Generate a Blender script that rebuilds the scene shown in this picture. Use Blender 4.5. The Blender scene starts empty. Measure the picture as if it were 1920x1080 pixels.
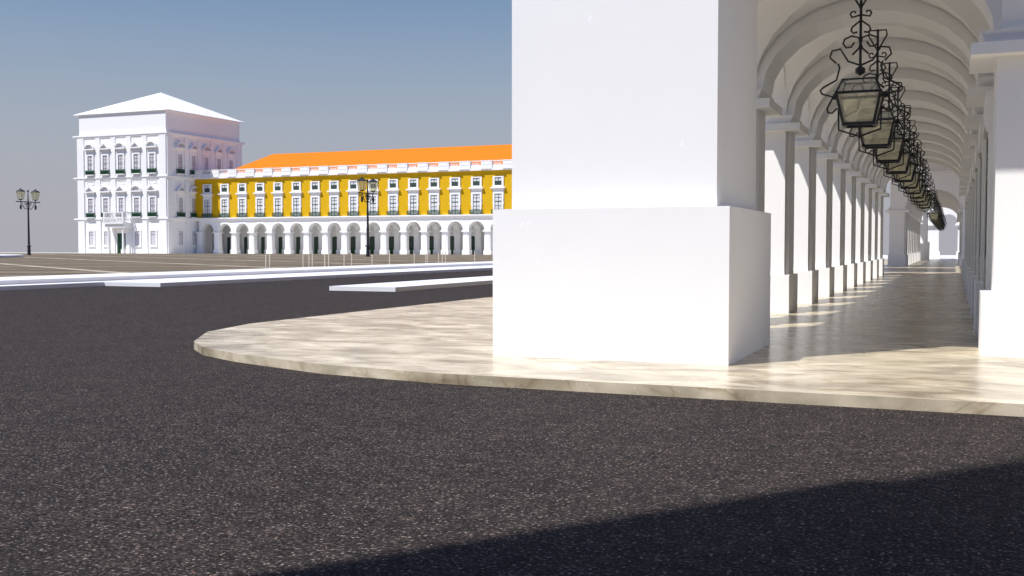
import bpy, math, random
from math import sin, cos, pi, radians
random.seed(7)
scn = bpy.context.scene
col = scn.collection

# ------------------------------------------------------------------ helpers
class MB:
    """collects faces for ONE mesh object"""
    def __init__(s): s.v = []; s.f = []; s.m = []; s.sm = []
    def add(s, vs, fs, mi=0, smooth=False):
        o = len(s.v); s.v += [tuple(p) for p in vs]
        for f in fs: s.f.append([i + o for i in f]); s.m.append(mi); s.sm.append(smooth)
        return s
    def box(s, x0, x1, y0, y1, z0, z1, mi=0):
        vs = [(x0,y0,z0),(x1,y0,z0),(x1,y1,z0),(x0,y1,z0),(x0,y0,z1),(x1,y0,z1),(x1,y1,z1),(x0,y1,z1)]
        return s.add(vs, [(0,3,2,1),(4,5,6,7),(0,1,5,4),(1,2,6,5),(2,3,7,6),(3,0,4,7)], mi)
    def frus(s, a0, b0, z0, a1, b1, z1, cx=0, cy=0, mi=0):
        vs = [(cx+sx*a0,cy+sy*b0,z0) for sx,sy in ((-1,-1),(1,-1),(1,1),(-1,1))] + \
             [(cx+sx*a1,cy+sy*b1,z1) for sx,sy in ((-1,-1),(1,-1),(1,1),(-1,1))]
        return s.add(vs, [(0,3,2,1),(4,5,6,7),(0,1,5,4),(1,2,6,5),(2,3,7,6),(3,0,4,7)], mi)
    def lathe(s, prof, cx=0, cy=0, n=12, mi=0, smooth=False, rot=0.0):
        vs = []; fs = []
        for r, z in prof:
            for k in range(n):
                a = 2*pi*(k+rot)/n; vs.append((cx+r*cos(a), cy+r*sin(a), z))
        for i in range(len(prof)-1):
            for k in range(n):
                k2 = (k+1) % n; fs.append((i*n+k, i*n+k2, (i+1)*n+k2, (i+1)*n+k))
        fs.append(tuple(range(n-1,-1,-1))); fs.append(tuple((len(prof)-1)*n+k for k in range(n)))
        return s.add(vs, fs, mi, smooth)
    def tube(s, pts, r, n=5, mi=0):
        import mathutils
        P = [mathutils.Vector(p) for p in pts]; vs = []; fs = []
        for i, p in enumerate(P):
            if i == 0: d = P[1]-P[0]
            elif i == len(P)-1: d = P[-1]-P[-2]
            else: d = (P[i+1]-P[i]).normalized() + (P[i]-P[i-1]).normalized()
            if d.length < 1e-6: d = P[i]-P[i-1]
            d.normalize()
            up = mathutils.Vector((0,1,0)) if abs(d.y) < .9 else mathutils.Vector((1,0,0))
            a = d.cross(up).normalized(); b = d.cross(a).normalized()
            for k in range(n):
                t = 2*pi*k/n; q = p + a*(r*cos(t)) + b*(r*sin(t)); vs.append(tuple(q))
        for i in range(len(P)-1):
            for k in range(n):
                k2 = (k+1) % n; fs.append((i*n+k, i*n+k2, (i+1)*n+k2, (i+1)*n+k))
        fs.append(tuple(range(n-1,-1,-1))); fs.append(tuple((len(P)-1)*n+k for k in range(n)))
        return s.add(vs, fs, mi)
    def prism(s, poly, axis, a, b, mi=0):
        """poly of 2-D points, extruded along axis from a to b.  axis 'y': poly=(x,z); 'x': poly=(y,z); 'z': poly=(x,y)"""
        n = len(poly)
        def P(p, t):
            return (p[0],t,p[1]) if axis=='y' else ((t,p[0],p[1]) if axis=='x' else (p[0],p[1],t))
        vs = [P(p,a) for p in poly]+[P(p,b) for p in poly]
        fs = [tuple(range(n)), tuple(range(2*n-1,n-1,-1))]
        fs += [(i,(i+1)%n,n+(i+1)%n,n+i)[::-1] for i in range(n)]
        return s.add(vs, fs, mi)
    def build(s, name, mats, parent=None, loc=None):
        me = bpy.data.meshes.new(name); me.from_pydata(s.v, [], s.f)
        if not isinstance(mats, (list, tuple)): mats = [mats]
        for m in mats: me.materials.append(m)
        for p, mi, sm in zip(me.polygons, s.m, s.sm): p.material_index = mi; p.use_smooth = sm
        import bmesh
        bm = bmesh.new(); bm.from_mesh(me); bmesh.ops.recalc_face_normals(bm, faces=bm.faces); bm.to_mesh(me); bm.free()
        o = bpy.data.objects.new(name, me); col.objects.link(o)
        if parent: o.parent = parent
        if loc: o.location = loc
        return o

def archband(mb, ca, cz, a0, h0, a1, h1, axis, t0, t1, n=16, mi=0):
    """solid half-ring (elliptical) between inner (a0,h0) and outer (a1,h1)"""
    for i in range(n):
        q0, q1 = pi*i/n, pi*(i+1)/n
        poly = [(ca+a0*cos(q0), cz+h0*sin(q0)), (ca+a1*cos(q0), cz+h1*sin(q0)),
                (ca+a1*cos(q1), cz+h1*sin(q1)), (ca+a0*cos(q1), cz+h0*sin(q1))]
        mb.prism(poly, axis, t0, t1, mi)

def archwall(mb, c, half, z0, z1, a, h, axis, t0, t1, n=16, mi=0):
    """wall slab c-half..c+half, z0..z1, with an arched hole springing at z0"""
    xs = [c - a*cos(pi*i/n) for i in range(n+1)]; zs = [z0 + h*sin(pi*i/n) for i in range(n+1)]
    def P(u, z, t): return (u,t,z) if axis == 'y' else (t,u,z)
    vs = []; fs = []
    for t in (t0, t1):
        for x, z in zip(xs, zs): vs.append(P(x,z,t)); vs.append(P(x,z1,t))
    N = 2*(n+1)
    for i in range(n):
        a0 = 2*i
        fs.append((a0, a0+2, a0+3, a0+1)); fs.append((N+a0, N+a0+1, N+a0+3, N+a0+2))
        fs.append((a0, N+a0, N+a0+2, a0+2)); fs.append((a0+1, a0+3, N+a0+3, N+a0+1))
    mb.add(vs, fs, mi)
    for u0, u1 in ((c-half, c-a), (c+a, c+half)):
        if u1-u0 > 1e-4:
            if axis == 'y': mb.box(u0, u1, t0, t1, z0, z1, mi)
            else: mb.box(t0, t1, u0, u1, z0, z1, mi)

def tag(o, label=None, cat=None, group=None, kind=None):
    if label: o['label'] = label
    if cat: o['category'] = cat
    if group: o['group'] = group
    if kind: o['kind'] = kind
    return o
def empty(name, loc, rz=0, parent=None):
    o = bpy.data.objects.new(name, None); col.objects.link(o); o.location = loc; o.rotation_euler = (0,0,rz)
    if parent: o.parent = parent
    return o
def copy_tree(o, parent=None, loc=None, rz=None):
    c = o.copy(); col.objects.link(c); c.parent = parent
    if loc is not None: c.location = loc
    if rz is not None: c.rotation_euler = (0,0,rz)
    for ch in [x for x in KIDS.get(o.name, [])]: k = copy_tree(ch, c); 
    return c
KIDS = {}
def kid(p, o):
    o.parent = p; KIDS.setdefault(p.name, []).append(o); return o
_ct = copy_tree
def copy_tree(o, parent=None, loc=None, rz=None):
    c = o.copy(); col.objects.link(c); c.parent = parent
    if loc is not None: c.location = loc
    if rz is not None: c.rotation_euler = (0,0,rz)
    for ch in KIDS.get(o.name, []):
        k = copy_tree(ch, c); KIDS.setdefault(c.name, []).append(k)
    return c

# ------------------------------------------------------------------ materials
def mat(name, base, rough=.8, spec=.3, bump=None, var=None, metal=0.0):
    m = bpy.data.materials.new(name); m.use_nodes = True; nt = m.node_tree; b = nt.nodes['Principled BSDF']
    b.inputs['Base Color'].default_value = (*base, 1); b.inputs['Roughness'].default_value = rough
    b.inputs['Specular IOR Level'].default_value = spec; b.inputs['Metallic'].default_value = metal
    tc = nt.nodes.new('ShaderNodeNewGeometry')
    if var:
        sc, amt = var
        n = nt.nodes.new('ShaderNodeTexNoise'); n.inputs['Scale'].default_value = sc; n.inputs['Detail'].default_value = 6
        nt.links.new(tc.outputs['Position'], n.inputs['Vector'])
        r = nt.nodes.new('ShaderNodeValToRGB'); e = r.color_ramp.elements
        e[0].position = .3; e[1].position = .7
        e[0].color = (*[c*(1-amt) for c in base],1); e[1].color = (*[min(1,c*(1+amt*.5)) for c in base],1)
        nt.links.new(n.outputs['Fac'], r.inputs['Fac']); nt.links.new(r.outputs['Color'], b.inputs['Base Color'])
    if bump:
        sc, st = bump
        n = nt.nodes.new('ShaderNodeTexNoise'); n.inputs['Scale'].default_value = sc; n.inputs['Detail'].default_value = 4
        nt.links.new(tc.outputs['Position'], n.inputs['Vector'])
        bp = nt.nodes.new('ShaderNodeBump'); bp.inputs['Strength'].default_value = st; bp.inputs['Distance'].default_value = .01
        nt.links.new(n.outputs['Fac'], bp.inputs['Height']); nt.links.new(bp.outputs['Normal'], b.inputs['Normal'])
    return m

def nodes_of(m):
    nt = m.node_tree; return nt, nt.nodes['Principled BSDF']

WHITE = mat('white_plaster', (.88,.875,.865), .75, .25, bump=(60,.15), var=(1.2,.012))
# scattered chips and scratches where the limewash is fresher
def chips(m):
    nt, b = nodes_of(m)
    src = b.inputs['Base Color'].links[0].from_socket
    g = nt.nodes.new('ShaderNodeNewGeometry')
    n1 = nt.nodes.new('ShaderNodeTexNoise'); n1.inputs['Scale'].default_value = 9; n1.inputs['Detail'].default_value = 5; n1.inputs['Distortion'].default_value = 1.5
    n2 = nt.nodes.new('ShaderNodeTexNoise'); n2.inputs['Scale'].default_value = 2.1
    for n in (n1, n2): nt.links.new(g.outputs['Position'], n.inputs['Vector'])
    mul = nt.nodes.new('ShaderNodeMath'); mul.operation = 'MULTIPLY'
    nt.links.new(n1.outputs['Fac'], mul.inputs[0]); nt.links.new(n2.outputs['Fac'], mul.inputs[1])
    r = nt.nodes.new('ShaderNodeMapRange'); r.inputs['From Min'].default_value = .455; r.inputs['From Max'].default_value = .475
    nt.links.new(mul.outputs[0], r.inputs['Value'])
    mx = nt.nodes.new('ShaderNodeMix'); mx.data_type = 'RGBA'; mx.inputs['B'].default_value = (.97,.97,.97,1)
    nt.links.new(src, mx.inputs['A']); nt.links.new(r.outputs['Result'], mx.inputs['Factor']); nt.links.new(mx.outputs['Result'], b.inputs['Base Color'])
chips(WHITE)
STONEW = mat('white_stone', (.84,.84,.85), .7, .3, var=(1.2,.05))
YELLOW = mat('ochre_render', (.67,.405,.016), .9, .04, var=(.6,.04))
ORANGE = mat('orange_roof', (.66,.185,.018), .9, .04, var=(2.5,.05))
GREEN = mat('green_paint', (.012,.075,.02), .45, .4)
DGREEN = mat('dark_green_iron', (.022,.085,.042), .5, .4)
PANE = mat('window_pane', (.72,.72,.74), .15, .4)
TFRAME = mat('grey_sash', (.36,.35,.37), .6, .3)
TPANE = mat('tower_pane', (.60,.58,.61), .2, .35)
DPANE = mat('dark_pane', (.05,.07,.06), .12, .5)
IRON = mat('black_iron', (.012,.014,.02), .45, .5)
PALE = mat('pale_bollard_stone', (.62,.55,.44), .8, .2)
TYMP = mat('tympanum_shade', (.55,.55,.57), .8, .2)  # shadow of the pediment recess, put into the colour as grey

def glassy(name, tint, alpha):
    m = bpy.data.materials.new(name); m.use_nodes = True; nt = m.node_tree; nt.nodes.clear()
    out = nt.nodes.new('ShaderNodeOutputMaterial'); tr = nt.nodes.new('ShaderNodeBsdfTransparent')
    tr.inputs['Color'].default_value = (*[min(1,c*1.25) for c in tint],1)
    p = nt.nodes.new('ShaderNodeBsdfPrincipled'); p.inputs['Base Color'].default_value = (*tint,1); p.inputs['Roughness'].default_value = .25
    n = nt.nodes.new('ShaderNodeTexNoise'); n.inputs['Scale'].default_value = 6
    g = nt.nodes.new('ShaderNodeNewGeometry'); nt.links.new(g.outputs['Position'], n.inputs['Vector'])
    r = nt.nodes.new('ShaderNodeMapRange'); r.inputs['To Min'].default_value = alpha-.12; r.inputs['To Max'].default_value = alpha+.12
    nt.links.new(n.outputs['Fac'], r.inputs['Value'])
    mx = nt.nodes.new('ShaderNodeMixShader'); nt.links.new(r.outputs['Result'], mx.inputs[0])
    nt.links.new(tr.outputs[0], mx.inputs[1]); nt.links.new(p.outputs[0], mx.inputs[2]); nt.links.new(mx.outputs[0], out.inputs[0])
    return m
AMBER = glassy('amber_glass', (.88,.84,.70), .33)
CLEAR = glassy('smoky_glass', (.7,.7,.68), .3)
FROST = glassy('frosted_glass', (.92,.86,.66), .42)

# asphalt ---------------------------------------------------------------
def asphalt():
    m = mat('asphalt', (.05,.05,.05), .85, .06); nt, b = nodes_of(m)
    g = nt.nodes.new('ShaderNodeNewGeometry')
    def noise(sc, det=4, dist=0):
        n = nt.nodes.new('ShaderNodeTexNoise'); n.inputs['Scale'].default_value = sc; n.inputs['Detail'].default_value = det; n.inputs['Distortion'].default_value = dist
        nt.links.new(g.outputs['Position'], n.inputs['Vector']); return n
    def ramp(src, stops):
        r = nt.nodes.new('ShaderNodeValToRGB'); e = r.color_ramp.elements
        while len(e) < len(stops): e.new(.5)
        for i,(p,c) in enumerate(stops): e[i].position = p; e[i].color = (*c,1)
        nt.links.new(src, r.inputs['Fac']); return r
    big = noise(.35, 5); mid = noise(42, 4, .5); fine = noise(120, 3)
    base = ramp(mid.outputs['Fac'], [(.36,(.0165,.0138,.0128)),(.5,(.028,.0235,.0220)),(.60,(.054,.046,.043)),(.70,(.20,.175,.158))])
    grit = ramp(fine.outputs['Fac'], [(.3,(.6,.6,.6)),(.5,(.95,.95,.95)),(.66,(1.4,1.4,1.4)),(.76,(2.6,2.5,2.3))])
    big.inputs['Scale'].default_value = 1.3
    patch = ramp(big.outputs['Fac'], [(.3,(.90,.90,.92)),(.7,(1.14,1.12,1.1))])
    def mul(a, c):
        x = nt.nodes.new('ShaderNodeMix'); x.data_type = 'RGBA'; x.blend_type = 'MULTIPLY'; x.inputs['Factor'].default_value = 1
        nt.links.new(a, x.inputs['A']); nt.links.new(c, x.inputs['B']); return x.outputs['Result']
    coarse = noise(9, 8, .8)
    cz = ramp(coarse.outputs['Fac'], [(.30,(.66,.66,.68)),(.5,(.96,.96,.96)),(.62,(1.28,1.25,1.22)),(.72,(1.7,1.62,1.52))])
    c = mul(mul(mul(base.outputs[0], grit.outputs[0]), patch.outputs[0]), cz.outputs[0])
    # sparse chips of brown and pale aggregate
    v = nt.nodes.new('ShaderNodeTexVoronoi'); v.inputs['Scale'].default_value = 26; nt.links.new(g.outputs['Position'], v.inputs['Vector'])
    vr = nt.nodes.new('ShaderNodeMapRange'); vr.inputs['From Min'].default_value = .16; vr.inputs['From Max'].default_value = .26; vr.inputs['To Min'].default_value = 1; vr.inputs['To Max'].default_value = 0
    nt.links.new(v.outputs['Distance'], vr.inputs['Value'])
    sel = nt.nodes.new('ShaderNodeSeparateColor'); nt.links.new(v.outputs['Color'], sel.inputs[0])
    gt = nt.nodes.new('ShaderNodeMath'); gt.operation = 'GREATER_THAN'; gt.inputs[1].default_value = .80; nt.links.new(sel.outputs[0], gt.inputs[0])
    mm = nt.nodes.new('ShaderNodeMath'); mm.operation = 'MULTIPLY'; nt.links.new(vr.outputs[0], mm.inputs[0]); nt.links.new(gt.outputs[0], mm.inputs[1])
    cr = ramp(sel.outputs[1], [(0,(.20,.11,.07)),(.35,(.24,.21,.16)),(1,(.26,.25,.25))])
    x = nt.nodes.new('ShaderNodeMix'); x.data_type = 'RGBA'; nt.links.new(mm.outputs[0], x.inputs['Factor']); nt.links.new(c, x.inputs['A']); nt.links.new(cr.outputs[0], x.inputs['B'])
    nt.links.new(x.outputs['Result'], b.inputs['Base Color'])
    bp = nt.nodes.new('ShaderNodeBump'); bp.inputs['Strength'].default_value = .5; bp.inputs['Distance'].default_value = .006
    nt.links.new(mid.outputs['Fac'], bp.inputs['Height']); nt.links.new(bp.outputs['Normal'], b.inputs['Normal'])
    return m
ASPH = asphalt()

def marble():
    m = mat('cream_marble', (.6,.55,.45), .3, .28); nt, b = nodes_of(m)
    g = nt.nodes.new('ShaderNodeNewGeometry')
    def noise(sc, det=4, dist=0):
        n = nt.nodes.new('ShaderNodeTexNoise'); n.inputs['Scale'].default_value = sc; n.inputs['Detail'].default_value = det; n.inputs['Distortion'].default_value = dist
        nt.links.new(g.outputs['Position'], n.inputs['Vector']); return n
    def ramp(src, stops):
        r = nt.nodes.new('ShaderNodeValToRGB'); e = r.color_ramp.elements
        while len(e) < len(stops): e.new(.5)
        for i,(p,c) in enumerate(stops): e[i].position = p; e[i].color = (*c,1)
        nt.links.new(src, r.inputs['Fac']); return r
    mp = nt.nodes.new('ShaderNodeMapping'); mp.inputs['Scale'].default_value = (.62,1.15,1); mp.inputs['Rotation'].default_value = (0,0,radians(-14))
    nt.links.new(g.outputs['Position'], mp.inputs['Vector'])
    a = noise(1.4, 9, .8); v = noise(.8, 7, 1.6); sp = noise(38, 2)
    for q in (a, v): nt.links.new(mp.outputs[0], q.inputs['Vector'])
    base = ramp(a.outputs['Fac'], [(.30,(.26,.21,.135)),(.43,(.42,.36,.255)),(.54,(.57,.495,.36)),(.68,(.74,.65,.485))])
    vein = ramp(v.outputs['Fac'], [(.43,(1,1,1)),(.488,(.80,.76,.68)),(.5,(.42,.36,.27)),(.512,(.80,.76,.68)),(.57,(1,1,1))])
    x = nt.nodes.new('ShaderNodeMix'); x.data_type = 'RGBA'; x.blend_type = 'MULTIPLY'; x.inputs['Factor'].default_value = .55
    nt.links.new(base.outputs[0], x.inputs['A']); nt.links.new(vein.outputs[0], x.inputs['B'])
    s = nt.nodes.new('ShaderNodeMapRange'); s.inputs['From Min'].default_value = .70; s.inputs['From Max'].default_value = .75; nt.links.new(sp.outputs['Fac'], s.inputs['Value'])
    y = nt.nodes.new('ShaderNodeMix'); y.data_type = 'RGBA'; y.inputs['B'].default_value = (.85,.82,.76,1)
    nt.links.new(x.outputs['Result'], y.inputs['A']); nt.links.new(s.outputs[0], y.inputs['Factor']); nt.links.new(y.outputs['Result'], b.inputs['Base Color'])
    rr = nt.nodes.new('ShaderNodeMapRange'); rr.inputs['To Min'].default_value = .16; rr.inputs['To Max'].default_value = .34
    nt.links.new(a.outputs['Fac'], rr.inputs['Value']); nt.links.new(rr.outputs[0], b.inputs['Roughness'])
    return m
MARBLE = marble()

def plaza():
    m = mat('brown_plaza_paving', (.25,.20,.13), .8, .2); nt, b = nodes_of(m)
    g = nt.nodes.new('ShaderNodeNewGeometry'); sep = nt.nodes.new('ShaderNodeSeparateXYZ'); nt.links.new(g.outputs['Position'], sep.inputs[0])
    def M(op, a, bb=None, cc=None):
        n = nt.nodes.new('ShaderNodeMath'); n.operation = op
        for i, x in enumerate((a, bb, cc)):
            if x is None: continue
            if isinstance(x, (int, float)): n.inputs[i].default_value = x
            else: nt.links.new(x, n.inputs[i])
        return n.outputs[0]
    X, Y = sep.outputs[0], sep.outputs[1]
    def fam(nx, ny, period, off, w):
        d = M('ADD', M('MULTIPLY', X, nx), M('MULTIPLY', Y, ny))
        d = M('FLOORED_MODULO', M('SUBTRACT', d, off), period)
        d = M('ABSOLUTE', M('SUBTRACT', d, period/2))
        return M('LESS_THAN', d, w/2)
    offA = (.53*-39.85 + .848*42.7) + 11.8/2
    la = fam(.53, .848, 11.8, offA, .75)
    lb = fam(-.40, .917, 7.4, 2.0, .42)
    lc = fam(-.40, .917, 14.8, 5.3, .30)
    l = M('MAXIMUM', M('MAXIMUM', la, lb), lc)
    n = nt.nodes.new('ShaderNodeTexNoise'); n.inputs['Scale'].default_value = .9; n.inputs['Detail'].default_value = 7; nt.links.new(g.outputs['Position'], n.inputs['Vector'])
    r = nt.nodes.new('ShaderNodeValToRGB'); e = r.color_ramp.elements; e[0].position=.3; e[1].position=.7
    e[0].color = (.105,.081,.049,1); e[1].color = (.15,.118,.074,1); nt.links.new(n.outputs['Fac'], r.inputs['Fac'])
    r2 = nt.nodes.new('ShaderNodeValToRGB'); e = r2.color_ramp.elements; e[0].position=.3; e[1].position=.65
    e[0].color = (.30,.25,.17,1); e[1].color = (.50,.43,.32,1); nt.links.new(n.outputs['Fac'], r2.inputs['Fac'])
    x = nt.nodes.new('ShaderNodeMix'); x.data_type = 'RGBA'; nt.links.new(l, x.inputs['Factor']); nt.links.new(r.outputs[0], x.inputs['A']); nt.links.new(r2.outputs[0], x.inputs['B'])
    nt.links.new(x.outputs['Result'], b.inputs['Base Color'])
    return m
PLAZA = plaza()
KERBW = mat('white_kerb_stone', (.74,.74,.75), .7, .3, var=(.8,.05))
PAVE = mat('pale_pavement', (.60,.57,.52), .8, .2, var=(.5,.08))

# ------------------------------------------------------------------ setting
def struct(name, mb, m): o = mb.build(name, m); o['kind'] = 'structure'; return o
g = MB(); g.add([(-330,-90,0),(160,-90,0),(160,206,0),(-330,206,0)], [(0,1,2,3)]); struct('ground', g, ASPH)
# podium (pavement under the arcades) with its rounded corner
pod = [(60,11.75),(-5.9,11.8),(-7.9,12.1),(-9.9,12.85),(-11.0,13.45),(-11.8,14.2),(-12.9,15.9),(-13.45,17.9),(-13.5,21),(-13.5,144.5),(60,144.5)]
p = MB(); p.prism(pod[::-1], 'z', -.2, .13); struct('arcade_pavement', p, MARBLE)
# plaza
p = MB()
p.box(-290,-39.6,-60,163,-.2,.34); struct('plaza_paving', p, PLAZA)
p = MB(); p.box(-39.6,-35.5,-60,163,-.2,.35); struct('plaza_border', p, KERBW)
p = MB(); p.box(-35.5,-34.35,-60,35.5,-.2,.17); p.box(-35.5,-31.24,35.5,163,-.2,.17); struct('plaza_step', p, KERBW)
p = MB(); p.box(-22.6,-19.65,35.2,140,-.2,.17); struct('traffic_island', p, KERBW)
p = MB(); p.box(-330,-31.24,163.004,206,-.2,.13); struct('far_pavement', p, PAVE)
p = MB(); p.box(-31.2,160,148,206,-.2,.13); struct('end_pavement', p, KERBW)

# ------------------------------------------------------------------ arcade kit, local frame: x = inwards (v), y = along (u)
Z0 = .13; BAY = 4.4; CAPZ = 4.83
PX = -4.29              # pier centre line
VC = -1.615; VA = 2.145  # gallery centre and half-span
def make_pier():
    b = MB(); b.box(-.53,.53,-.62,.62,1.05,4.48); b.box(.53,.61,-.40,.40,1.05,4.48); b.box(-.61,-.53,-.40,.40,1.05,4.48)
    o = b.build('pier', WHITE)
    pl = MB().box(-.665,.665,-.75,.75,Z0,1.05).build('plinth', WHITE); kid(o, pl)
    c = MB(); c.box(-.89,.89,-.84,.84,4.48,4.65); c.frus(.63,.70,4.65,.73,.80,CAPZ); kid(o, c.build('capital', WHITE))
    return o
def make_inner_pier():   # half pier against the shop wall, origin on the wall-side centre
    b = MB(); b.box(-.03,.6,-.62,.62,1.05,4.48)
    o = b.build('wall_pier', WHITE)
    kid(o, MB().box(-.19,.6,-.75,.75,Z0,1.05).build('plinth', WHITE))
    c = MB(); c.box(-.39,.6,-.84,.84,4.48,4.65); c.frus(.22,.70,4.65,.34,.80,CAPZ, cx=.1); kid(o, c.build('capital', WHITE))
    return o
ND = 1.95   # depth of the shop niches of the far wing
def make_deep_pier():
    b = MB(); b.box(-.03,ND,-.62,.62,1.05,4.48); b.box(-.11,-.03,-.40,.40,1.05,4.48)
    o = b.build('wall_pier', WHITE)
    kid(o, MB().box(-.16,ND,-.75,.75,Z0,1.05).build('plinth', WHITE))
    c = MB(); c.box(-.39,ND,-.84,.84,4.48,4.65); c.box(-.2,ND,-.74,.74,4.65,CAPZ); kid(o, c.build('capital', WHITE))
    return o
def make_niche():
    b = MB(); archwall(b, 0, BAY/2, CAPZ, 7.02, 1.55, 1.55, 'x', -.02, ND)
    return b.build('niche_arch', WHITE)
def make_arch():         # one bay of the arcade front, origin on pier line at bay centre
    b = MB(); archwall(b, 0, BAY/2, CAPZ, 7.02, 1.58, 1.58, 'x', -.53, .53)
    o = b.build('arch', WHITE)
    m = MB(); archband(m, 0, CAPZ, 1.60, 1.60, 1.74, 1.74, 'x', -.61, -.53); archband(m, 0, CAPZ, 1.74, 1.74, 1.98, 1.98, 'x', -.57, -.53)
    kid(o, m.build('archivolt', WHITE))
    return o
def make_web(n=14, b_=1.58, h=1.70):
    m = MB(); vs = []; fs = []
    for i in range(n+1):
        for j in range(n+1):
            th, ph = pi*i/n, pi*j/n
            vs.append((-VA*cos(th), -b_*cos(ph), CAPZ + h*max(sin(th), sin(ph))))
    for i in range(n):
        for j in range(n):
            a = i*(n+1)+j
            if (i < n//2) == (j < n//2): fs += [(a, a+n+1, a+n+2), (a, a+n+2, a+1)]
            else: fs += [(a, a+n+1, a+1), (a+n+1, a+n+2, a+1)]
    m.add(vs, fs)
    return m.build('vault', WHITE)
def make_rib(n=12):
    m = MB(); archband(m, 0, CAPZ, VA-.17, 1.42, VA+.25, 1.85, 'y', -.58, .58, n)
    return m.build('vault_rib', WHITE)
def make_door():
    # panelled shop door with its stone surround; origin at wall plane, facing -x
    f = MB(); f.box(-.08,.12,-.98,-.74,Z0,4.0); f.box(-.08,.12,.74,.98,Z0,4.0)
    n = 8
    pts = [(-.74 + 1.48*i/n, 3.62 + .16*sin(pi*i/n)) for i in range(n+1)]
    f.prism([(-.98,4.25),(-.98,4.0)] + [(-.74,4.0)] + pts + [(.74,4.0),(.98,4.0),(.98,4.25)], 'x', -.12, .12)
    fr = f.build('door_surround', WHITE)
    d = MB(); d.box(-.05,.03,-.74,.74,Z0,1.5)
    for k in range(4): d.box(-.065,-.05,-.70+.36*k,-.40+.36*k,.3,1.35)
    for y in (-.72,-.02,.68): d.box(-.06,.03,y,y+.05,1.5,3.75)
    for z in (1.5,2.9,3.3): d.box(-.055,.03,-.74,.74,z,z+.07)
    dd = d.build('door', GREEN); kid(dd, fr)
    gl = MB(); gl.box(-.03,.03,-.73,.73,1.5,3.75); kid(dd, gl.build('glazing', DPANE))
    return dd

PROTO = dict(deep_pier=make_deep_pier(), niche=make_niche(), pier=make_pier(), wall_pier=make_inner_pier(), arch=make_arch(), vault=make_web(), rib=make_rib(), door=make_door())
ALLP = []
def used(o):
    ALLP.append(o); return o
_first = set()
def put(kind, parent, x, y, rz=0.0):
    src = PROTO[kind]
    o = copy_tree(src, parent, (x, y, 0), rz)
    return o

WX = .56   # shop wall plane of the near gallery
def gallery(root, f0, nb, first_pier=True, rz=None):
    """piers with centres f0 + k*BAY, k = 0..nb ; bays between.  (near blocks: u = +Y)"""
    for k in range(nb+1):
        y = f0 + k*BAY
        if k or first_pier: put('pier', root, PX, y)
        put('wall_pier', root, WX, y); put('rib', root, VC, y)
        if k < nb:
            put('arch', root, PX, y+BAY/2); put('vault', root, VC, y+BAY/2); put('door', root, WX, y+BAY/2)

def plain_upper(root, y0, y1, x0=-4.82, x1=12.0):
    m = MB(); m.box(x0, x1, y0, y1, 7.02, 7.3); m.box(x0-.28, x1, y0-.0, y1, 7.3, 7.66); 
    root_sc = m.build('string_course', WHITE, root)
    m = MB(); m.box(x0+.15, x1, y0+.15, y1-.15, 7.66, 15.77); m.build('upper_wall', YELLOW, root)
    m = MB(); m.box(x0-.3, x1, y0-.3, y1+.3, 15.77, 16.2); m.box(x0-.1, x1, y0-.1, y1+.1, 16.2, 17.5); m.build('parapet', WHITE, root)

# ---- block one (nearest), piers centres from 17.57 (hidden in the corner pier) at 4.4 m
A = empty('arcade_building', (-4.5, 14, Z0))
tag(A, 'near arcade building with huge white corner pier and long vaulted gallery', 'building')
A.location = (0,0,0)
F0 = 26.37 - 2*BAY
def colossal(root, x0, x1, y0, y1, top, label=None):
    m = MB(); m.box(x0+.22,x1-.215,y0+.20,y1-.20,2.27,top); o = m.build('corner_pier', WHITE, root)
    m = MB(); m.box(x0,x1,y0,y1,Z0,2.27); m.build('plinth', WHITE, o)
    return o
colossal(A, -6.22, -2.77, 14.05, 17.48, 15.77)
colossal(A, 6.5, 9.95, 14.05, 17.48, 15.77)
NB1 = 11
for k in range(NB1):
    y = F0 + k*BAY
    if k: put('pier', A, PX, y)
    if k: put('wall_pier', A, WX, y); put('rib', A, VC, y)
    if k < NB1-1:
        put('vault', A, VC, y+BAY/2); put('door', A, WX, y+BAY/2)
        if k: put('arch', A, PX, y+BAY/2)
YE1 = F0 + (NB1-1)*BAY + .75          # end of block one
# outer bay beside the corner pier
m = MB(); archwall(m, F0+BAY/2, BAY/2, CAPZ, 7.02, 1.58, 1.58, 'x', PX-.53, PX+.53); m.build('arch', WHITE, A)
# first free-standing pier on the shop side, full section, and wall above it
m = MB(); m.box(.53,2.0,16.85,18.1,1.05,4.48); fp = m.build('wall_pier', WHITE, A)
m = MB(); m.box(.37,2.15,16.72,18.25,Z0,1.05); m.build('plinth', WHITE, fp)
m = MB(); m.box(.17,2.35,16.58,18.4,4.48,4.65)
m.frus(.90,.70,4.65,1.00,.80,CAPZ, cx=1.29, cy=17.475); m.build('capital', WHITE, fp)
m = MB(); archwall(m, VC, 2.19, CAPZ, 8.0, VA-.03, 1.40, 'y', 17.05, 18.05, 16); m.box(.57+.005,12,16.8,18.1,CAPZ,8.0); m.box(-4.82,-3.8,17.3,18.05,CAPZ,8.0); m.box(4.2,12,16.85,18.1,Z0,CAPZ)
m.build('end_wall', WHITE, A)
m = MB(); m.box(-2.985,14,14.25,17.3,8.12,15.77); m.build('entablature', WHITE, A)
m = MB(); m.box(WX+.05,WX+.5,18.1,YE1,Z0,7.02); m.box(WX+.5,12,18.1,18.4,Z0,7.02); m.build('inner_wall', WHITE, A)
m = MB(); m.box(-4.82,12,17.3,YE1,7.02,7.3); m.box(-5.1,-4.82,17.3,YE1,7.3,7.66); m.box(-4.82,12,17.3,YE1,7.3,7.66); m.build('string_course', WHITE, A)
YH = 89.8
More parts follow.
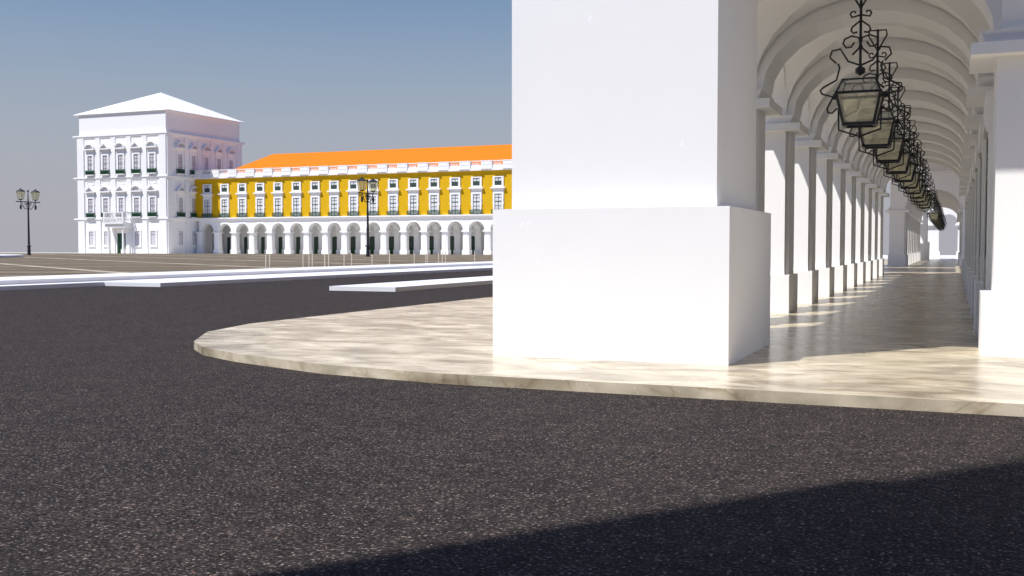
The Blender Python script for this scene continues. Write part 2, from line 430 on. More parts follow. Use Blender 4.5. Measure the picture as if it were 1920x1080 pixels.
m = MB(); m.box(-4.68,12,17.3,YE1-.1,7.66,15.77); m.box(-4.68,12,YE1-.1,YH,14.6,15.77); m.box(-4.68,12,YH,YH+44,10.2,15.77); m.build('upper_wall', YELLOW, A)
m = MB(); m.box(-5.4,12,14.0,YH+50,15.77,16.2); m.box(-5.2,12,14.1,YH+50,16.2,17.5); m.build('parapet', WHITE, A)
m = MB(); m.add([(-4.9,14.4,17.3),(12,14.4,17.3),(12,YH+49,17.3),(-4.9,YH+49,17.3),(3.5,22,21),(12,22,21),(12,YH+42,21),(3.5,YH+42,21)],
     [(0,1,5,4),(1,2,6,5),(2,3,7,6),(3,0,4,7),(4,5,6,7),(0,3,2,1)]); m.build('roof', ORANGE, A)
# crossing hall between the two blocks
m = MB(); m.box(-12,-5.3,YE1+1,76.4,14.2,14.8); m.box(-12,-5.3,79.8,YH-.2,14.2,14.8)  # added unseen canopy: keeps sun off the hall, its gap lets a strip in
for yy in (YE1+1.2,75.6,82.0,88.8): m.box(-11.8,-11.2,yy,yy+.6,Z0,14.2)
m.build('added_sunshade', WHITE, A)
m = MB(); m.box(-6.3,-5.3,YE1+.1,YE1+1.2,Z0,10.2); m.box(-6.3,-5.3,YE1+1.2,75.5,14.2,14.6); m.box(-6.3,-5.3,80.6,YH-.1,14.2,14.6); m.box(-5.3,-3.9,YE1,YE1+.6,Z0,7.02)
m.box(WX,WX+.5,YE1,YH,Z0,10.2); m.build('hall_wall', WHITE, A)
# ---- block two
B = empty('arcade_building', (0,0,0)); tag(B, 'far arcade block beyond the hall, its small arches under the lantern row', 'building')
F1 = YH + .75; NB2 = 10
for k in range(NB2):
    y = F1 + k*BAY
    put('pier', B, PX, y); put('wall_pier', B, WX, y); put('rib', B, VC, y)
    if k < NB2-1: put('arch', B, PX, y+BAY/2); put('vault', B, VC, y+BAY/2); put('door', B, WX, y+BAY/2)
YE2 = F1 + (NB2-1)*BAY + .75
colossal(B, -6.22, -2.77, YE2+1.4, YE2+4.8, 15.7)
m = MB(); archwall(m, VC, 2.19, CAPZ, 7.0, VA-.03, 1.40, 'y', YH, YH+.2, 16); m.box(-4.82,-3.805,YH,YH+.2,CAPZ,7.0); m.build('end_wall', WHITE, B)
m = MB(); m.box(-4.82,WX,YH-.15,YE2,7.0,7.3); m.box(-5.3,WX,YH-.4,YE2,7.3,7.66); m.build('string_course', WHITE, B)
m = MB(); m.box(WX+.05,WX+.5,YH,YE2+5,Z0,7.0); m.build('inner_wall', WHITE, B)
m = MB(); m.box(-4.68,12,YH+.1,YE2,7.66,10.19); m.build('upper_wall', WHITE, B)
# ---- end block across the open gap
Cb = empty('archway_building', (0,0,0)); tag(Cb, 'small sunlit end archway closing the view at the far end of the gallery', 'building')
m = MB(); m.box(-5.5,-1.95,150,151.3,1.05,4.48); ep = m.build('pier', WHITE, Cb)
m = MB(); m.box(-5.6,-1.8,149.85,151.45,Z0,1.05); m.build('plinth', WHITE, ep)
m = MB(); m.box(-5.8,-1.6,149.7,151.6,4.48,4.65); m.box(-5.65,-1.75,149.85,151.45,4.65,CAPZ); m.build('capital', WHITE, ep)
m = MB(); m.box(.35,3,150,151.3,1.05,4.48); ep = m.build('pier', WHITE, Cb)
m = MB(); m.box(.2,3.1,149.85,151.45,Z0,1.05); m.build('plinth', WHITE, ep)
m = MB(); m.box(0.0,3.2,149.7,151.6,4.48,4.65); m.box(.15,3.05,149.85,151.45,4.65,CAPZ); m.build('capital', WHITE, ep)
m = MB(); archwall(m, -.8, 1.15, CAPZ, 7.6, 1.12, 1.15, 'y', 150.05, 151.25, 12); m.box(-5.5,-1.95,150.05,151.25,CAPZ,7.6); m.box(.35,3,150.05,151.25,CAPZ,7.6); m.build('arch_wall', WHITE, Cb)

# ------------------------------------------------------------------ yellow wing across the square
WY = 177.3
W = empty('palace_wing', (-100, WY, Z0)); W.location = (0,0,0)
tag(W, 'long ochre yellow wing with white ground-floor arcade and orange roof', 'building')
bays = [-143.4 + BAY*i for i in range(27)]
R90 = pi/2
def wput(kind, x, v):   # v = near-frame x measured from pier line outer face
    return put(kind, W, x, WY + v, R90)
PL = .58   # pier centre behind the facade plane
for i, bx in enumerate(bays):
    wput('pier', bx-2.2, PL); wput('arch', bx, PL)
    wput('deep_pier', bx-2.2, PL + (WX-PX)); wput('niche', bx, PL + (WX-PX)); wput('rib', bx-2.2, PL+(VC-PX)); wput('vault', bx, PL+(VC-PX)); wput('door', bx, PL+(WX-PX)+ND-.02)
wput('pier', bays[-1]+2.2, PL); wput('deep_pier', bays[-1]+2.2, PL+(WX-PX)); wput('rib', bays[-1]+2.2, PL+(VC-PX))
XL, XR = -146.65, bays[-1]+3.0
m = MB(); m.box(XL,XR,WY+PL+(WX-PX)+ND+.02,WY+PL+(WX-PX)+ND+.4,Z0,7.02); m.build('inner_wall', WHITE, W)
m = MB(); m.box(XL,XR,WY+.0,WY+15,7.02,7.25); m.box(XL,XR,WY-.18,WY+15,7.25,7.45); m.box(XL,XR,WY-.38,WY+15,7.45,7.66)
m.build('string_course', WHITE, W)
m = MB(); m.box(XL,XR,WY+.15,WY+14.8,7.66,15.72); m.build('upper_wall', YELLOW, W)
m = MB(); m.box(XL,XR,WY-.10,WY+15,15.72,16.0); m.box(XL,XR,WY-.05,WY+.35,16.0,16.7)
m.build('cornice', WHITE, W)
YW = WY+.15
# lower french window + upper window + balcony + parapet prototypes (origin at facade plane, bay centre, facing -y)
def rectframe(m, x0,x1,z0,z1, t, y0, y1, mi=0, bottom=True):
    m.box(x0,x0+t,y0,y1,z0,z1,mi); m.box(x1-t,x1,y0,y1,z0,z1,mi); m.box(x0+t,x1-t,y0,y1,z1-t,z1,mi)
    if bottom: m.box(x0+t,x1-t,y0,y1,z0,z0+t,mi)
def make_french():
    s = MB(); s.box(-1.02,-.72,-.20,0,7.66,11.75); s.box(.72,1.02,-.20,0,7.66,11.75); s.box(-.72,.72,-.20,0,11.42,11.75)
    s.box(-1.10,-1.02,-.14,0,9.9,11.75); s.box(1.02,1.10,-.14,0,9.9,11.75); s.box(-1.14,-1.02,-.14,0,9.5,10.5); s.box(1.02,1.14,-.14,0,9.5,10.5)
    s.box(-1.10,1.10,-.14,0,11.75,12.3); s.box(-1.28,1.28,-.34,0,12.3,12.42); s.box(-1.45,1.45,-.50,0,12.42,12.64)
    o = s.build('french_window', WHITE)
    f = MB(); rectframe(f,-.72,.72,7.66,11.42,.06,-.12,-.04); f.box(-.035,.035,-.12,-.04,7.72,11.36)
    for z in (8.55,9.2,9.95,10.05,10.72): f.box(-.66,.66,-.115,-.045,z,z+.055)
    kid(o, f.build('window_frame', DGREEN))
    kid(o, MB().box(-.68,.68,-.07,0,7.7,11.38).build('pane', PANE))
    return o
def make_upper():
    s = MB(); s.box(-1.08,-.70,-.20,0,12.64,14.62); s.box(.70,1.08,-.20,0,12.64,14.62); s.box(-.70,.70,-.20,0,14.42,14.62); s.box(-.70,.70,-.20,0,12.64,12.98)
    o = s.build('upper_window', WHITE)
    f = MB(); rectframe(f,-.70,.70,12.98,14.42,.06,-.12,-.04); f.box(-.035,.035,-.12,-.04,13.04,14.36); f.box(-.64,.64,-.115,-.045,13.72,13.80)
    kid(o, f.build('window_frame', DGREEN))
    kid(o, MB().box(-.66,.66,-.07,0,13.76,14.38).build('pane', PANE))
    kid(o, MB().box(-.66,.66,-.085,0,13.02,13.75).build('lower_sash', DPANE))
    return o
def railing(x, y, z0, z1, nx, r=.028):
    m = MB(); m.box(-x,x,-y,-y+.05,z1-.05,z1); m.box(-x,x,-y,-y+.05,z0,z0+.05); m.box(-x,x,-y,-y+.04,z1-.22,z1-.18)
    m.box(-x,-x+.05,-y+.05,0,z1-.05,z1); m.box(x-.05,x,-y+.05,0,z1-.05,z1); m.box(-x,-x+.05,-y+.05,0,z0,z0+.05); m.box(x-.05,x,-y+.05,0,z0,z0+.05)
    for k in range(nx+1):
        u = -x+.02 + (2*x-.04)*k/nx; m.box(u-r,u+r,-y+.01,-y+.01+2*r,z0+.05,z1-.05)
    ny = max(2,int(y/.14))
    for k in range(1,ny):
        v = -y + y*k/ny
        for u in (-x+.025,x-.025): m.box(u-r,u+r,v-r,v+r,z0+.05,z1-.05)
    return m
def make_balcony():
    m = railing(1.28,.42,7.72,8.5,18); o = m.build('balcony', DGREEN)
    return o
def make_parapet():   # one bay: solid pedestal over the pier, balustrade over the window; origin bay centre
    m = MB(); m.box(-3.3,-1.1,-.40,.2,16.0,17.42); m.box(-3.34,-1.06,-.44,.24,17.42,17.56); m.box(-3.0,-1.4,-.43,-.40,16.75,17.3)
    m.box(-1.1,1.1,-.24,.2,16.0,16.72); m.box(-1.06,1.06,-.22,.18,17.40,17.54); m.box(-1.1,1.15,-.50,-.0,15.74,15.98)
    o = m.build('parapet', WHITE)
    b = MB()
    for k in range(7):
        u = -.97 + k*.25; b.lathe([(.055,16.72),(.085,16.95),(.05,17.2),(.06,17.40)], u, -.02, 6)
    kid(o, b.build('balusters', WHITE))
    return o
FW, UW, BA, PA = make_french(), make_upper(), make_balcony(), make_parapet()
for bx in bays:
    copy_tree(FW, W, (bx, YW, 0)); copy_tree(UW, W, (bx, YW, 0)); copy_tree(BA, W, (bx, YW-.02, 0)); copy_tree(PA, W, (bx, WY, 0))
m = MB()
e = [(-140.2,WY+.4,16.65),(XR,WY+.4,16.65),(XR,WY+14.5,16.65),(-140.2,WY+14.5,16.65),(-132.3,WY+7.5,21.1),(XR-7,WY+7.5,21.1)]
m.add(e, [(0,1,5,4),(1,2,5),(2,3,4,5),(3,0,4),(0,3,2,1)]); m.build('roof', ORANGE, W)
m = MB(); m.box(XL,XR,WY+.35,WY+15,16.0,16.62); m.build('roof_base', WHITE, W)

# ------------------------------------------------------------------ corner tower
TX0, TX1, TY0, TY1 = -170.1, -146.7, 168.9, 193.1
T = empty('corner_tower', (0,0,0)); tag(T, 'square white three-storey tower with pyramid roof at the left end of the wing', 'building')
m = MB(); m.box(TX0,TX1,TY0,TY1,Z0,24.15); m.build('wall', WHITE, T)
m = MB(); m.box(TX0+.25,TX1-.25,TY0+.25,TY1-.25,24.85,29.25); m.build('attic', WHITE, T)
tcx, tcy = (TX0+TX1)/2, (TY0+TY1)/2
m = MB(); ex0, ex1, ey0, ey1 = TX0-1.0, TX1+.45, TY0-.1, TY1+1.0
m.add([(ex0,ey0,29.2),(ex1,ey0,29.2),(ex1,ey1,29.2),(ex0,ey1,29.2),(ex0,ey0,29.30),(ex1,ey0,29.30),(ex1,ey1,29.30),(ex0,ey1,29.30),(tcx,tcy,34.9)],
      [(0,3,2,1),(0,1,5,4),(1,2,6,5),(2,3,7,6),(3,0,4,7),(4,5,8),(5,6,8),(6,7,8),(7,4,8)]); m.build('roof', STONEW, T)
hx, hy = (TX1-TX0)/2, (TY1-TY0)/2
for z in (6.9, 15.45, 24.15):
    m = MB(); zz = z
    for k,(pr,hh) in enumerate(((.14,.10),(.26,.16),(.32,.14),(.48,.24),(.40,.06))):
        m.box(tcx-hx-pr*2.3,tcx+hx+pr*.9,tcy-hy-pr*.55,tcy+hy+pr*2,zz,zz+hh); zz += hh
    m.build('cornice', WHITE, T)
SP = 4.1; offs = [-2*SP,-SP,0,SP,2*SP]
def face(side, s, d=0):    # position on a facade: side 0 faces -y, side 1 faces +x
    return ((tcx+s, TY0-d, 0), 0.0) if side == 0 else ((TX1+d, tcy+s, 0), R90)
def pilasters(side):
    h = hx if side == 0 else hy
    for z0, z1 in ((Z0,6.9),(7.6,15.45),(16.15,24.15)):
        spans = [(q-.6, q+.6, -.2, 0) for q in (-1.5*SP,-.5*SP,.5*SP,1.5*SP)] + [(-h,-h+1.75,-.2,0),(h-1.75,h,-.2,0)]
        if side == 1: spans.append((-h,-h+.9,-.3,-.2))
        for u0, u1, v0, v1 in spans:
            o = MB().box(u0,u1,v0,v1,z0,z1).build('pilaster', WHITE, T); (o.location, r) = face(side, 0); o.rotation_euler = (0,0,r)
def make_tower_window(kind, z):     # z = floor of storey (balcony base)
    s = MB(); s.box(-.92,-.62,-.22,0,z+.0,z+4.35); s.box(.62,.92,-.22,0,z+.0,z+4.35); s.box(-.62,.62,-.22,0,z+3.95,z+4.35)
    s.box(-1.02,-.92,-.16,0,z+2.6,z+4.35); s.box(.92,1.02,-.16,0,z+2.6,z+4.35); s.box(-1.0,1.0,-.16,0,z+4.35,z+5.0); s.box(-1.1,1.1,-.3,0,z+5.0,z+5.15)
    o = s.build('window', WHITE)
    p = MB(); p.box(-1.42,1.42,-.66,0,z+5.15,z+5.4); y0 = z+5.4
    if kind == 'tri':
        p.prism([(-1.38,y0),(-1.03,y0),(0,y0+.88),(1.03,y0),(1.38,y0),(0,y0+1.18)], 'y', -.66, 0)
        p.prism([(-1.03,y0),(1.03,y0),(0,y0+.88)], 'y', -.2, 0, 1)
    else:
        archband(p, 0, y0, 1.12, .85, 1.38, 1.1, 'y', -.66, 0, 10)
        n = 10; p.prism([(1.12*cos(pi*i/n), y0+.85*sin(pi*i/n)) for i in range(n+1)], 'y', -.2, 0, 1)
    kid(o, p.build('pediment', [WHITE, TYMP]))
    f = MB(); rectframe(f,-.62,.62,z+.2,z+3.95,.06,-.14,-.05); f.box(-.03,.03,-.13,-.05,z+.2,z+3.9)
    for zz in (1.3,2.05,3.1): f.box(-.58,.58,-.13,-.05,z+zz,z+zz+.05)
    f.box(-.58,.58,-.14,-.04,z+2.35,z+2.5)
    kid(o, f.build('window_frame', TFRAME)); kid(o, MB().box(-.6,.6,-.08,0,z+.2,z+3.92).build('pane', TPANE))
    bal = railing(1.05,.5,z+.06,z+.95,12,.03); bal.box(-1.0,1.0,-.3,-.27,z+.1,z+.75)
    kid(o, bal.build('balconette', DGREEN)); kid(o, MB().box(-1.1,1.1,-.55,0,z-.12,z+.05).build('sill', WHITE))
    return o
def make_ground_window():
    s = MB(); rectframe(s,-.95,.95,1.75,5.15,.32,-.16,0); s.box(-1.0,1.0,-.24,0,1.66,1.78); o = s.build('window', WHITE)
    f = MB(); rectframe(f,-.63,.63,2.07,4.83,.07,-.10,-.04); f.box(-.6,.6,-.10,-.04,4.1,4.25); kid(o, f.build('window_frame', TFRAME))
    kid(o, MB().box(-.6,.6,-.06,0,2.1,4.8).build('pane', TPANE))
    return o
TW = {(k,z): make_tower_window(k,z) for k in ('tri','seg') for z in (7.75,16.6)}
GW = make_ground_window()
for side in (0,1):
    pilasters(side)
    for i, s in enumerate(offs):
        for z, kinds in ((7.75,('tri','seg')),(16.6,('seg','tri'))):
            if side == 1 and z < 10 and i > 1: continue
            loc, r = face(side, s); copy_tree(TW[(kinds[i%2],z)], T, loc, r)
            if z < 10:
                m = MB(); rectframe(m,-.95,.95,14.5,15.25,.06,-.07,0); o = m.build('panel', WHITE, T); o.location = loc; o.rotation_euler = (0,0,r)
        if not (side == 0 and i == 2) and not (side == 1 and i > 1):
            loc, r = face(side, s); copy_tree(GW, T, loc, r)
# portal with balcony
m = MB()
for s in (-1.9,1.9):
    m.box(s-.32,s+.32,-2.1,-1.45,Z0,1.1); m.lathe([(.26,1.1),(.24,1.3),(.2,5.3),(.3,5.6)], s, -1.78, 12)
    m.box(s-.34,s+.34,-.45,-.16,Z0,5.6)
m.box(-2.5,2.5,-2.2,-.16,5.6,6.35); po = m.build('portal', WHITE, T); po.location = (tcx,TY0,0)
m = MB(); m.box(-1.5,-1.15,-.28,0,Z0,5.6); m.box(1.15,1.5,-.28,0,Z0,5.6); m.box(-1.15,1.15,-.28,0,4.45,5.6); o = m.build('door_surround', WHITE, T); o.location = (tcx,TY0,0)
m = MB(); m.box(-1.15,1.15,-.1,-.02,Z0,4.45)
for k in range(8): m.box(-1.05+k*.28,-.99+k*.28,-.14,-.1,1.5,4.3)
d = m.build('door', DGREEN, T); d.location = (tcx,TY0,0)
m = MB(); m.box(-1.13,1.13,-.15,-.101,Z0,1.5); m.build('lower_panel', GREEN, d)
m = MB(); m.box(-2.6,2.6,-2.5,-.16,6.35,6.6); m.box(-2.6,2.6,-2.5,-2.3,8.6,8.8); m.box(-2.6,-2.4,-2.3,-.2,8.6,8.8); m.box(2.4,2.6,-2.3,-.2,8.6,8.8)
m.box(-2.62,-2.36,-2.52,-2.28,6.6,8.6); m.box(2.36,2.62,-2.52,-2.28,6.6,8.6)
bo = m.build('stone_balcony', WHITE, T); bo.location = (tcx,TY0,0)
m = MB()
PR = [(.07,6.6),(.10,7.0),(.13,7.3),(.05,7.9),(.09,8.3),(.07,8.6)]
for k in range(12): m.lathe(PR, -2.13+k*.387, -2.4, 8)
for k in range(5):
    for s in (-2.5,2.5): m.lathe(PR, s, -2.0+k*.4, 8)
m.build('balusters', WHITE, bo)

# ------------------------------------------------------------------ the building behind the viewer (casts the foreground shadow)
H = empty('corner_tower', (0,0,0)); tag(H, 'plain white tower standing behind the viewer that shades the near asphalt', 'building')
cx0, cy0 = -9.55, -3.7
m = MB(); m.box(cx0, cx0+23.4, cy0-24, cy0, 0, 24.15); m.build('wall', WHITE, H)
m = MB(); m.box(cx0+.13, cx0+23.1, cy0-23.7, cy0-.1, 24.15, 29.25); m.build('attic', WHITE, H)
m = MB(); m.add([(cx0,cy0-24,29.25),(cx0+23.4,cy0-24,29.25),(cx0+23.4,cy0,29.25),(cx0,cy0,29.25),(cx0+11.7,cy0-12,34.9)],[(0,3,2,1),(0,1,4),(1,2,4),(2,3,4),(3,0,4)]); m.build('roof', STONEW, H)

# ------------------------------------------------------------------ monument step at left, bollards
m = MB(); m.lathe([(20,.34),(20,.62),(19.6,.64)], 0, 0, 24); o = m.build('monument_step', KERBW, None, (-126.5,88,0))
tag(o, 'low round white stone step lying on the plaza at the left edge', 'stone step')
bx_ = [487.1,490.7,556.7,567.1,572.7,595.8,603.9,633.9,646.8,685.4,719.6,766.4,787.9,790.7,812.5,819.6,824.8,880.7,922.1]
BOL = [(54.9,.85),(55.3,.85),(59.0,.80),(59.7,.80),(60.1,.88),(61.6,.88),(62.1,.88),(64.1,.90),(65.1,.88),(68.0,.74),(70.6,.88),(74.6,.84),(76.6,.90),(76.9,.90),(78.9,.92),(79.6,.88),(80.2,.92),(86.1,.90),(91.0,.92)]
proto = None
ordn = ['first','second','third','fourth','fifth','sixth','seventh','eighth','ninth','tenth','eleventh','twelfth','thirteenth','fourteenth','fifteenth','sixteenth','seventeenth','eighteenth','nineteenth','twentieth','twenty-first','twenty-second','twenty-third','twenty-fourth','twenty-fifth']
for i, (y, h) in enumerate(BOL):
    m = MB(); m.lathe([(.06,0),(.04,.06),(.038,h-.08),(.05,h-.05),(.04,h),(.02,h+.02)], 0, 0, 10, smooth=False)
    o = m.build('bollard', PALE, None, (-39.9,y,.33))
    tag(o, 'slim pale bollard along the plaza edge, %s counted from the left' % ordn[i], 'bollard', 'slim bollards along the plaza edge')

# ------------------------------------------------------------------ street lamps
def make_street_lamp():
    root = empty('street_lamp', (0,0,0))
    def add(mb, n, mt, par=None):
        o = mb.build(n, mt); kid(par or root, o); return o
    m = MB(); m.lathe([(.30,0),(.27,.15),(.22,1.35)], n=8); m.lathe([(.33,1.35),(.33,1.5),(.2,1.6)], n=8); add(m,'base',IRON)
    m = MB(); m.lathe([(.175,1.5),(.15,4.5),(.115,8.3),(.05,10.05)], n=10); add(m,'post',IRON)
    m = MB(); m.lathe([(.03,10.0),(.11,10.08),(.14,10.2),(.11,10.32),(.02,10.4)], n=8); add(m,'finial',IRON)
    m = MB(); m.box(-2.35,2.35,-.07,.07,8.40,8.54)
    for s in (-1,1):
        m.tube([(s*1.35,0,8.42),(s*.95,0,7.75),(s*.7,0,7.4),(s*.4,0,7.3),(s*.15,0,7.45),(s*.05,0,7.8)], .06)
        m.tube([(s*.08,0,8.4),(s*.35,0,7.9),(s*.3,0,7.6)], .05); m.tube([(s*.45,0,8.4),(s*.3,0,8.2),(s*.5,0,8.0),(s*.7,0,8.15),(s*.6,0,8.3)], .05)
    add(m,'cross_arm',IRON)
    for s in (-1,1):
        cx = s*1.45
        m = MB(); m.lathe([(.05,7.25),(.15,7.35),(.17,7.75),(.13,7.95),(.04,8.05),(.03,8.42)], cx, 0, 8); add(m,'pendant',IRON)
        m = MB(); m.lathe([(.78,10.05),(.45,10.28),(.12,10.42),(.10,10.55),(.02,10.6)], cx, 0, 6); m.lathe([(.03,8.54),(.06,8.7),(.28,8.78),(.42,8.86)], cx, 0, 6)
        for k in range(6):
            a = 2*pi*k/6; m.tube([(cx+.42*cos(a),.42*sin(a),8.84),(cx+.68*cos(a),.68*sin(a),10.06)], .022, 4)
        l = add(m,'lantern',IRON)
        g_ = MB(); g_.lathe([(.40,8.87),(.66,10.04)], cx, 0, 6); add(g_,'glass',FROST,l)
    return root
sl = make_street_lamp()
def raypos(px, d):
    f=1970.; x=(px-960)*d/f; yw=radians(22.83); return (x*cos(yaw)-d*sin(yaw), x*sin(yaw)+d*cos(yaw))
yaw = radians(22.8306)
x1, y1 = raypos(55,168); x2, y2 = raypos(690,141)
sl.location = (x1,y1,.34); sl.rotation_euler = (0,0,R90)
tag(sl, 'twin-lantern black street lamp on the far left of the plaza against the sky', 'street lamp', 'twin-lantern street lamps on the plaza')
s2 = copy_tree(sl, None, (x2,y2,.34), R90)
tag(s2, 'twin-lantern black street lamp standing in front of the yellow wing', 'street lamp', 'twin-lantern street lamps on the plaza')

# ------------------------------------------------------------------ hanging lanterns of the gallery
def make_lantern():
    root = empty('hanging_lantern', (0,0,0))
    def add(mb, n, mt, par=None):
        o = mb.build(n, mt); kid(par or root, o); return o
    K = .002395
    def P(pts, s=1): return [(s*(x-383)*K, 0, 4.43+(700-y)*K) for x, y in pts]
    # iron cage of the lantern: bottom 3.90, rim 4.43, top 4.66
    c = MB(); zb, zr, zt = 3.90, 4.44, 4.68; b_, r_, t_ = .255, .375, .275
    def ring(h, z, w): 
        c.box(-h-w,h+w,-h-w,-h+w,z-w,z+w); c.box(-h-w,h+w,h-w,h+w,z-w,z+w); c.box(-h-w,-h+w,-h+w,h-w,z-w,z+w); c.box(h-w,h+w,-h+w,h-w,z-w,z+w)
    ring(b_, zb, .026); ring(r_, zr, .022); ring(t_, zt, .014)
    for sx in (-1,1):
        for sy in (-1,1):
            c.tube([(sx*b_,sy*b_,zb),(sx*r_,sy*r_,zr)], .024, 4); c.tube([(sx*r_,sy*r_,zr),(sx*t_,sy*t_,zt)], .017, 4)
    add(c, 'cage', IRON)
    q = lambda h,z: [(-h,-h,z),(h,-h,z),(h,h,z),(-h,h,z)]
    w = MB(); w.add(q(b_-.005,zb)+q(r_-.005,zr), [(0,1,5,4),(1,2,6,5),(2,3,7,6),(3,0,4,7)]); add(w,'glass',AMBER)
    w = MB(); w.add(q(r_-.005,zr+.002)+q(t_-.005,zt), [(0,1,5,4),(1,2,6,5),(2,3,7,6),(3,0,4,7)]); add(w,'top_glass',CLEAR)
    # brackets at the rim corners, scroll arms and under-band
    s = MB()
    for sg in (1,-1):
        s.tube(P([(200,708),(110,678),(98,652),(120,630),(215,580),(236,490),(225,458)],sg), .018)
        s.tube(P([(212,455),(165,410),(180,360),(240,352),(295,445),(383,482)],sg), .018)
        s.tube(P([(190,708),(148,790),(155,820),(185,826),(222,790)],sg), .018)
        s.tube(P([(230,790),(234,955),(383,1008)],sg), .018)
        s.box(*sorted((sg*.37,sg*.46)),-.04,.04,4.37,4.47)
    s.tube([(0,-.27,3.9),(0,-.1,3.75),(0,0,3.69),(0,.1,3.75),(0,.27,3.9)], .012)
    s.lathe([(.01,3.66),(.03,3.69),(.01,3.72)], n=6)
    add(s,'scroll_frame',IRON)
    k = MB(); k.tube([(0,0,6.42),(0,0,4.95)], .024, 6); k.lathe([(.01,4.955),(.085,4.90),(.085,4.82),(.01,4.775)], n=6); add(k,'hanging_rod',IRON)
    t = MB()
    for sg in (1,-1):
        t.tube(P([(383,68),(372,40),(348,2),(304,-78),(312,-122),(383,-122)],sg), .018)
        t.tube(P([(375,110),(320,122),(308,100),(318,82),(340,80),(344,95)],sg), .0175)
        t.tube(P([(380,150),(322,195),(314,222),(330,240),(360,234)],sg), .0175)
        t.tube(P([(383,330),(370,275),(318,260),(270,280),(258,312),(280,345),(318,342),(338,308)],sg), .0175)
        t.tube(P([(383,320),(370,355),(325,400)],sg), .0175)
    add(t,'scrollwork',IRON)
    return root
hl = make_lantern()
LX = -1.6
ys = [24.2-BAY + BAY*k for k in range(11)] + [F1 + BAY/2 + BAY*k for k in range(13)]
for i, y in enumerate(ys):
    o = hl if i == 0 else copy_tree(hl, None)
    o.location = (LX, y, 0)
    if i == 0: lab = 'black iron hanging lantern nearest the viewer, with amber panes and scrolled arms'
    elif i < 11: lab = 'hanging lantern under the near vault, %s in the row from the viewer' % ordn[i]
    else: lab = 'small distant hanging lantern beyond the hall, %s of the far row' % ordn[i-11]
    tag(o, lab, 'lantern', 'hanging lanterns in the arcade')

# remove the prototypes that only served as sources
def kill(o):
    for c in KIDS.get(o.name, []): kill(c)
    bpy.data.objects.remove(o, do_unlink=True)
for o in list(PROTO.values()) + [FW,UW,BA,PA,GW] + list(TW.values()): kill(o)

# ------------------------------------------------------------------ light
EL, AZ = radians(58.5), radians(53.1)        # shadows run towards (cos AZ, sin AZ)
sd = bpy.data.lights.new('sun', 'SUN'); sd.energy = 4.4; sd.angle = radians(.53); sd.color = (1,.968,.93)
so = bpy.data.objects.new('sun', sd); col.objects.link(so)
import mathutils
d = mathutils.Vector((cos(AZ)*cos(EL), sin(AZ)*cos(EL), -sin(EL)))
so.rotation_euler = d.to_track_quat('-Z','Y').to_euler(); so.location = (-30,-40,60)
w = bpy.data.worlds.new('World'); scn.world = w; w.use_nodes = True; nt = w.node_tree; nt.nodes.clear()
out = nt.nodes.new('ShaderNodeOutputWorld'); bg = nt.nodes.new('ShaderNodeBackground'); bg.inputs['Strength'].default_value = .08
sky = nt.nodes.new('ShaderNodeTexSky'); sky.sky_type = 'NISHITA'; sky.sun_disc = False; sky.sun_elevation = EL
# direction to the sun is (-cosAZ,-sinAZ); nishita rotation 0 puts it at +Y, positive turns clockwise
sky.sun_rotation = math.atan2(-cos(AZ), -sin(AZ))
sky.altitude = 0; sky.air_density = 1.0; sky.dust_density = .6; sky.ozone_density = 1.5
geo = nt.nodes.new('ShaderNodeTexCoord'); sp = nt.nodes.new('ShaderNodeSeparateXYZ'); nt.links.new(geo.outputs['Generated'], sp.inputs[0])
mx = nt.nodes.new('ShaderNodeMath'); mx.operation = 'MAXIMUM'; mx.inputs[1].default_value = .012; nt.links.new(sp.outputs[2], mx.inputs[0])
cb = nt.nodes.new('ShaderNodeCombineXYZ'); nt.links.new(sp.outputs[0], cb.inputs[0]); nt.links.new(sp.outputs[1], cb.inputs[1]); nt.links.new(mx.outputs[0], cb.inputs[2])
nt.links.new(cb.outputs[0], sky.inputs['Vector'])
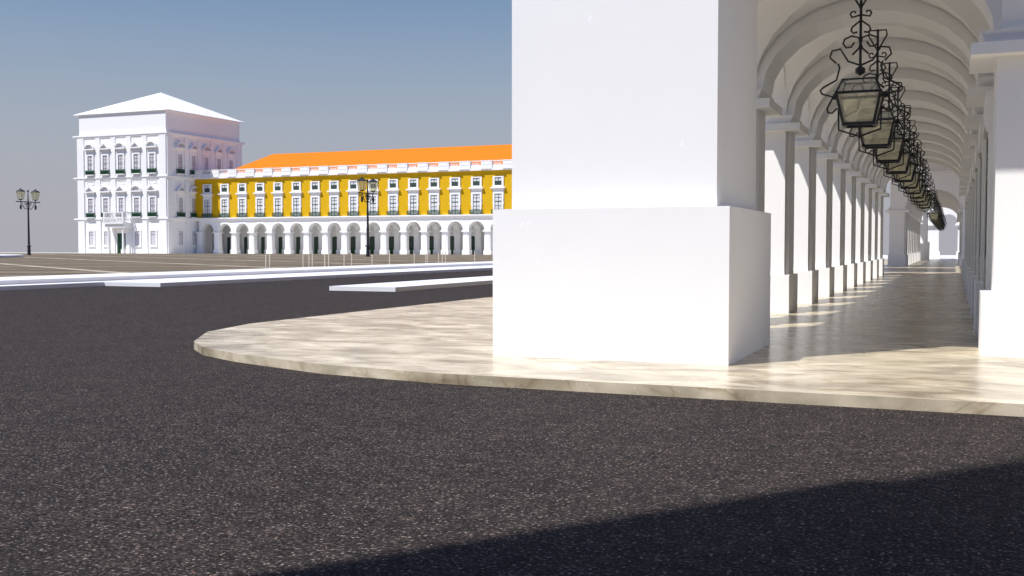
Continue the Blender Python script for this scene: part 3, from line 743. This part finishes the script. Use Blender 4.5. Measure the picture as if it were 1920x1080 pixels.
# the air near the horizon is a lavender grey
ex = nt.nodes.new('ShaderNodeMapRange'); ex.interpolation_type = 'SMOOTHSTEP'; ex.inputs['From Min'].default_value = 0; ex.inputs['From Max'].default_value = .30; ex.inputs['To Min'].default_value = .97; ex.inputs['To Max'].default_value = 0
nt.links.new(sp.outputs[2], ex.inputs['Value'])
tint = nt.nodes.new('ShaderNodeMix'); tint.data_type = 'RGBA'; tint.blend_type = 'MULTIPLY'; tint.inputs['Factor'].default_value = 1; tint.inputs['B'].default_value = (.75,.85,.91,1)
up = nt.nodes.new('ShaderNodeMapRange'); up.interpolation_type = 'SMOOTHSTEP'; up.inputs['From Min'].default_value = .24; up.inputs['From Max'].default_value = .5
nt.links.new(sp.outputs[2], up.inputs['Value'])
tc2 = nt.nodes.new('ShaderNodeMix'); tc2.data_type = 'RGBA'; tc2.inputs['A'].default_value = (.75,.85,.91,1); tc2.inputs['B'].default_value = (.26,.55,1.15,1)
nt.links.new(up.outputs[0], tc2.inputs['Factor']); nt.links.new(tc2.outputs['Result'], tint.inputs['B'])
nt.links.new(sky.outputs[0], tint.inputs['A'])
hz = nt.nodes.new('ShaderNodeMix'); hz.data_type = 'RGBA'; hz.inputs['B'].default_value = (3.95,3.88,4.4,1)
nt.links.new(ex.outputs[0], hz.inputs['Factor']); nt.links.new(tint.outputs['Result'], hz.inputs['A'])
nt.links.new(hz.outputs['Result'], bg.inputs['Color']); nt.links.new(bg.outputs[0], out.inputs['Surface'])

# ------------------------------------------------------------------ camera
cd = bpy.data.cameras.new('camera'); co = bpy.data.objects.new('camera', cd); col.objects.link(co); scn.camera = co
cd.sensor_width = 36; cd.lens = 1970/1920*36; cd.clip_end = 2000; cd.clip_start = .05
co.location = (0,0,1.73); co.rotation_euler = (radians(90-2.2674), 0, yaw)
scn.view_settings.view_transform = 'Standard'; scn.view_settings.look = 'None'; scn.view_settings.exposure = 0.39; scn.view_settings.gamma = 1
scn.cycles.max_bounces = 8; scn.cycles.diffuse_bounces = 5; scn.cycles.transparent_max_bounces = 24
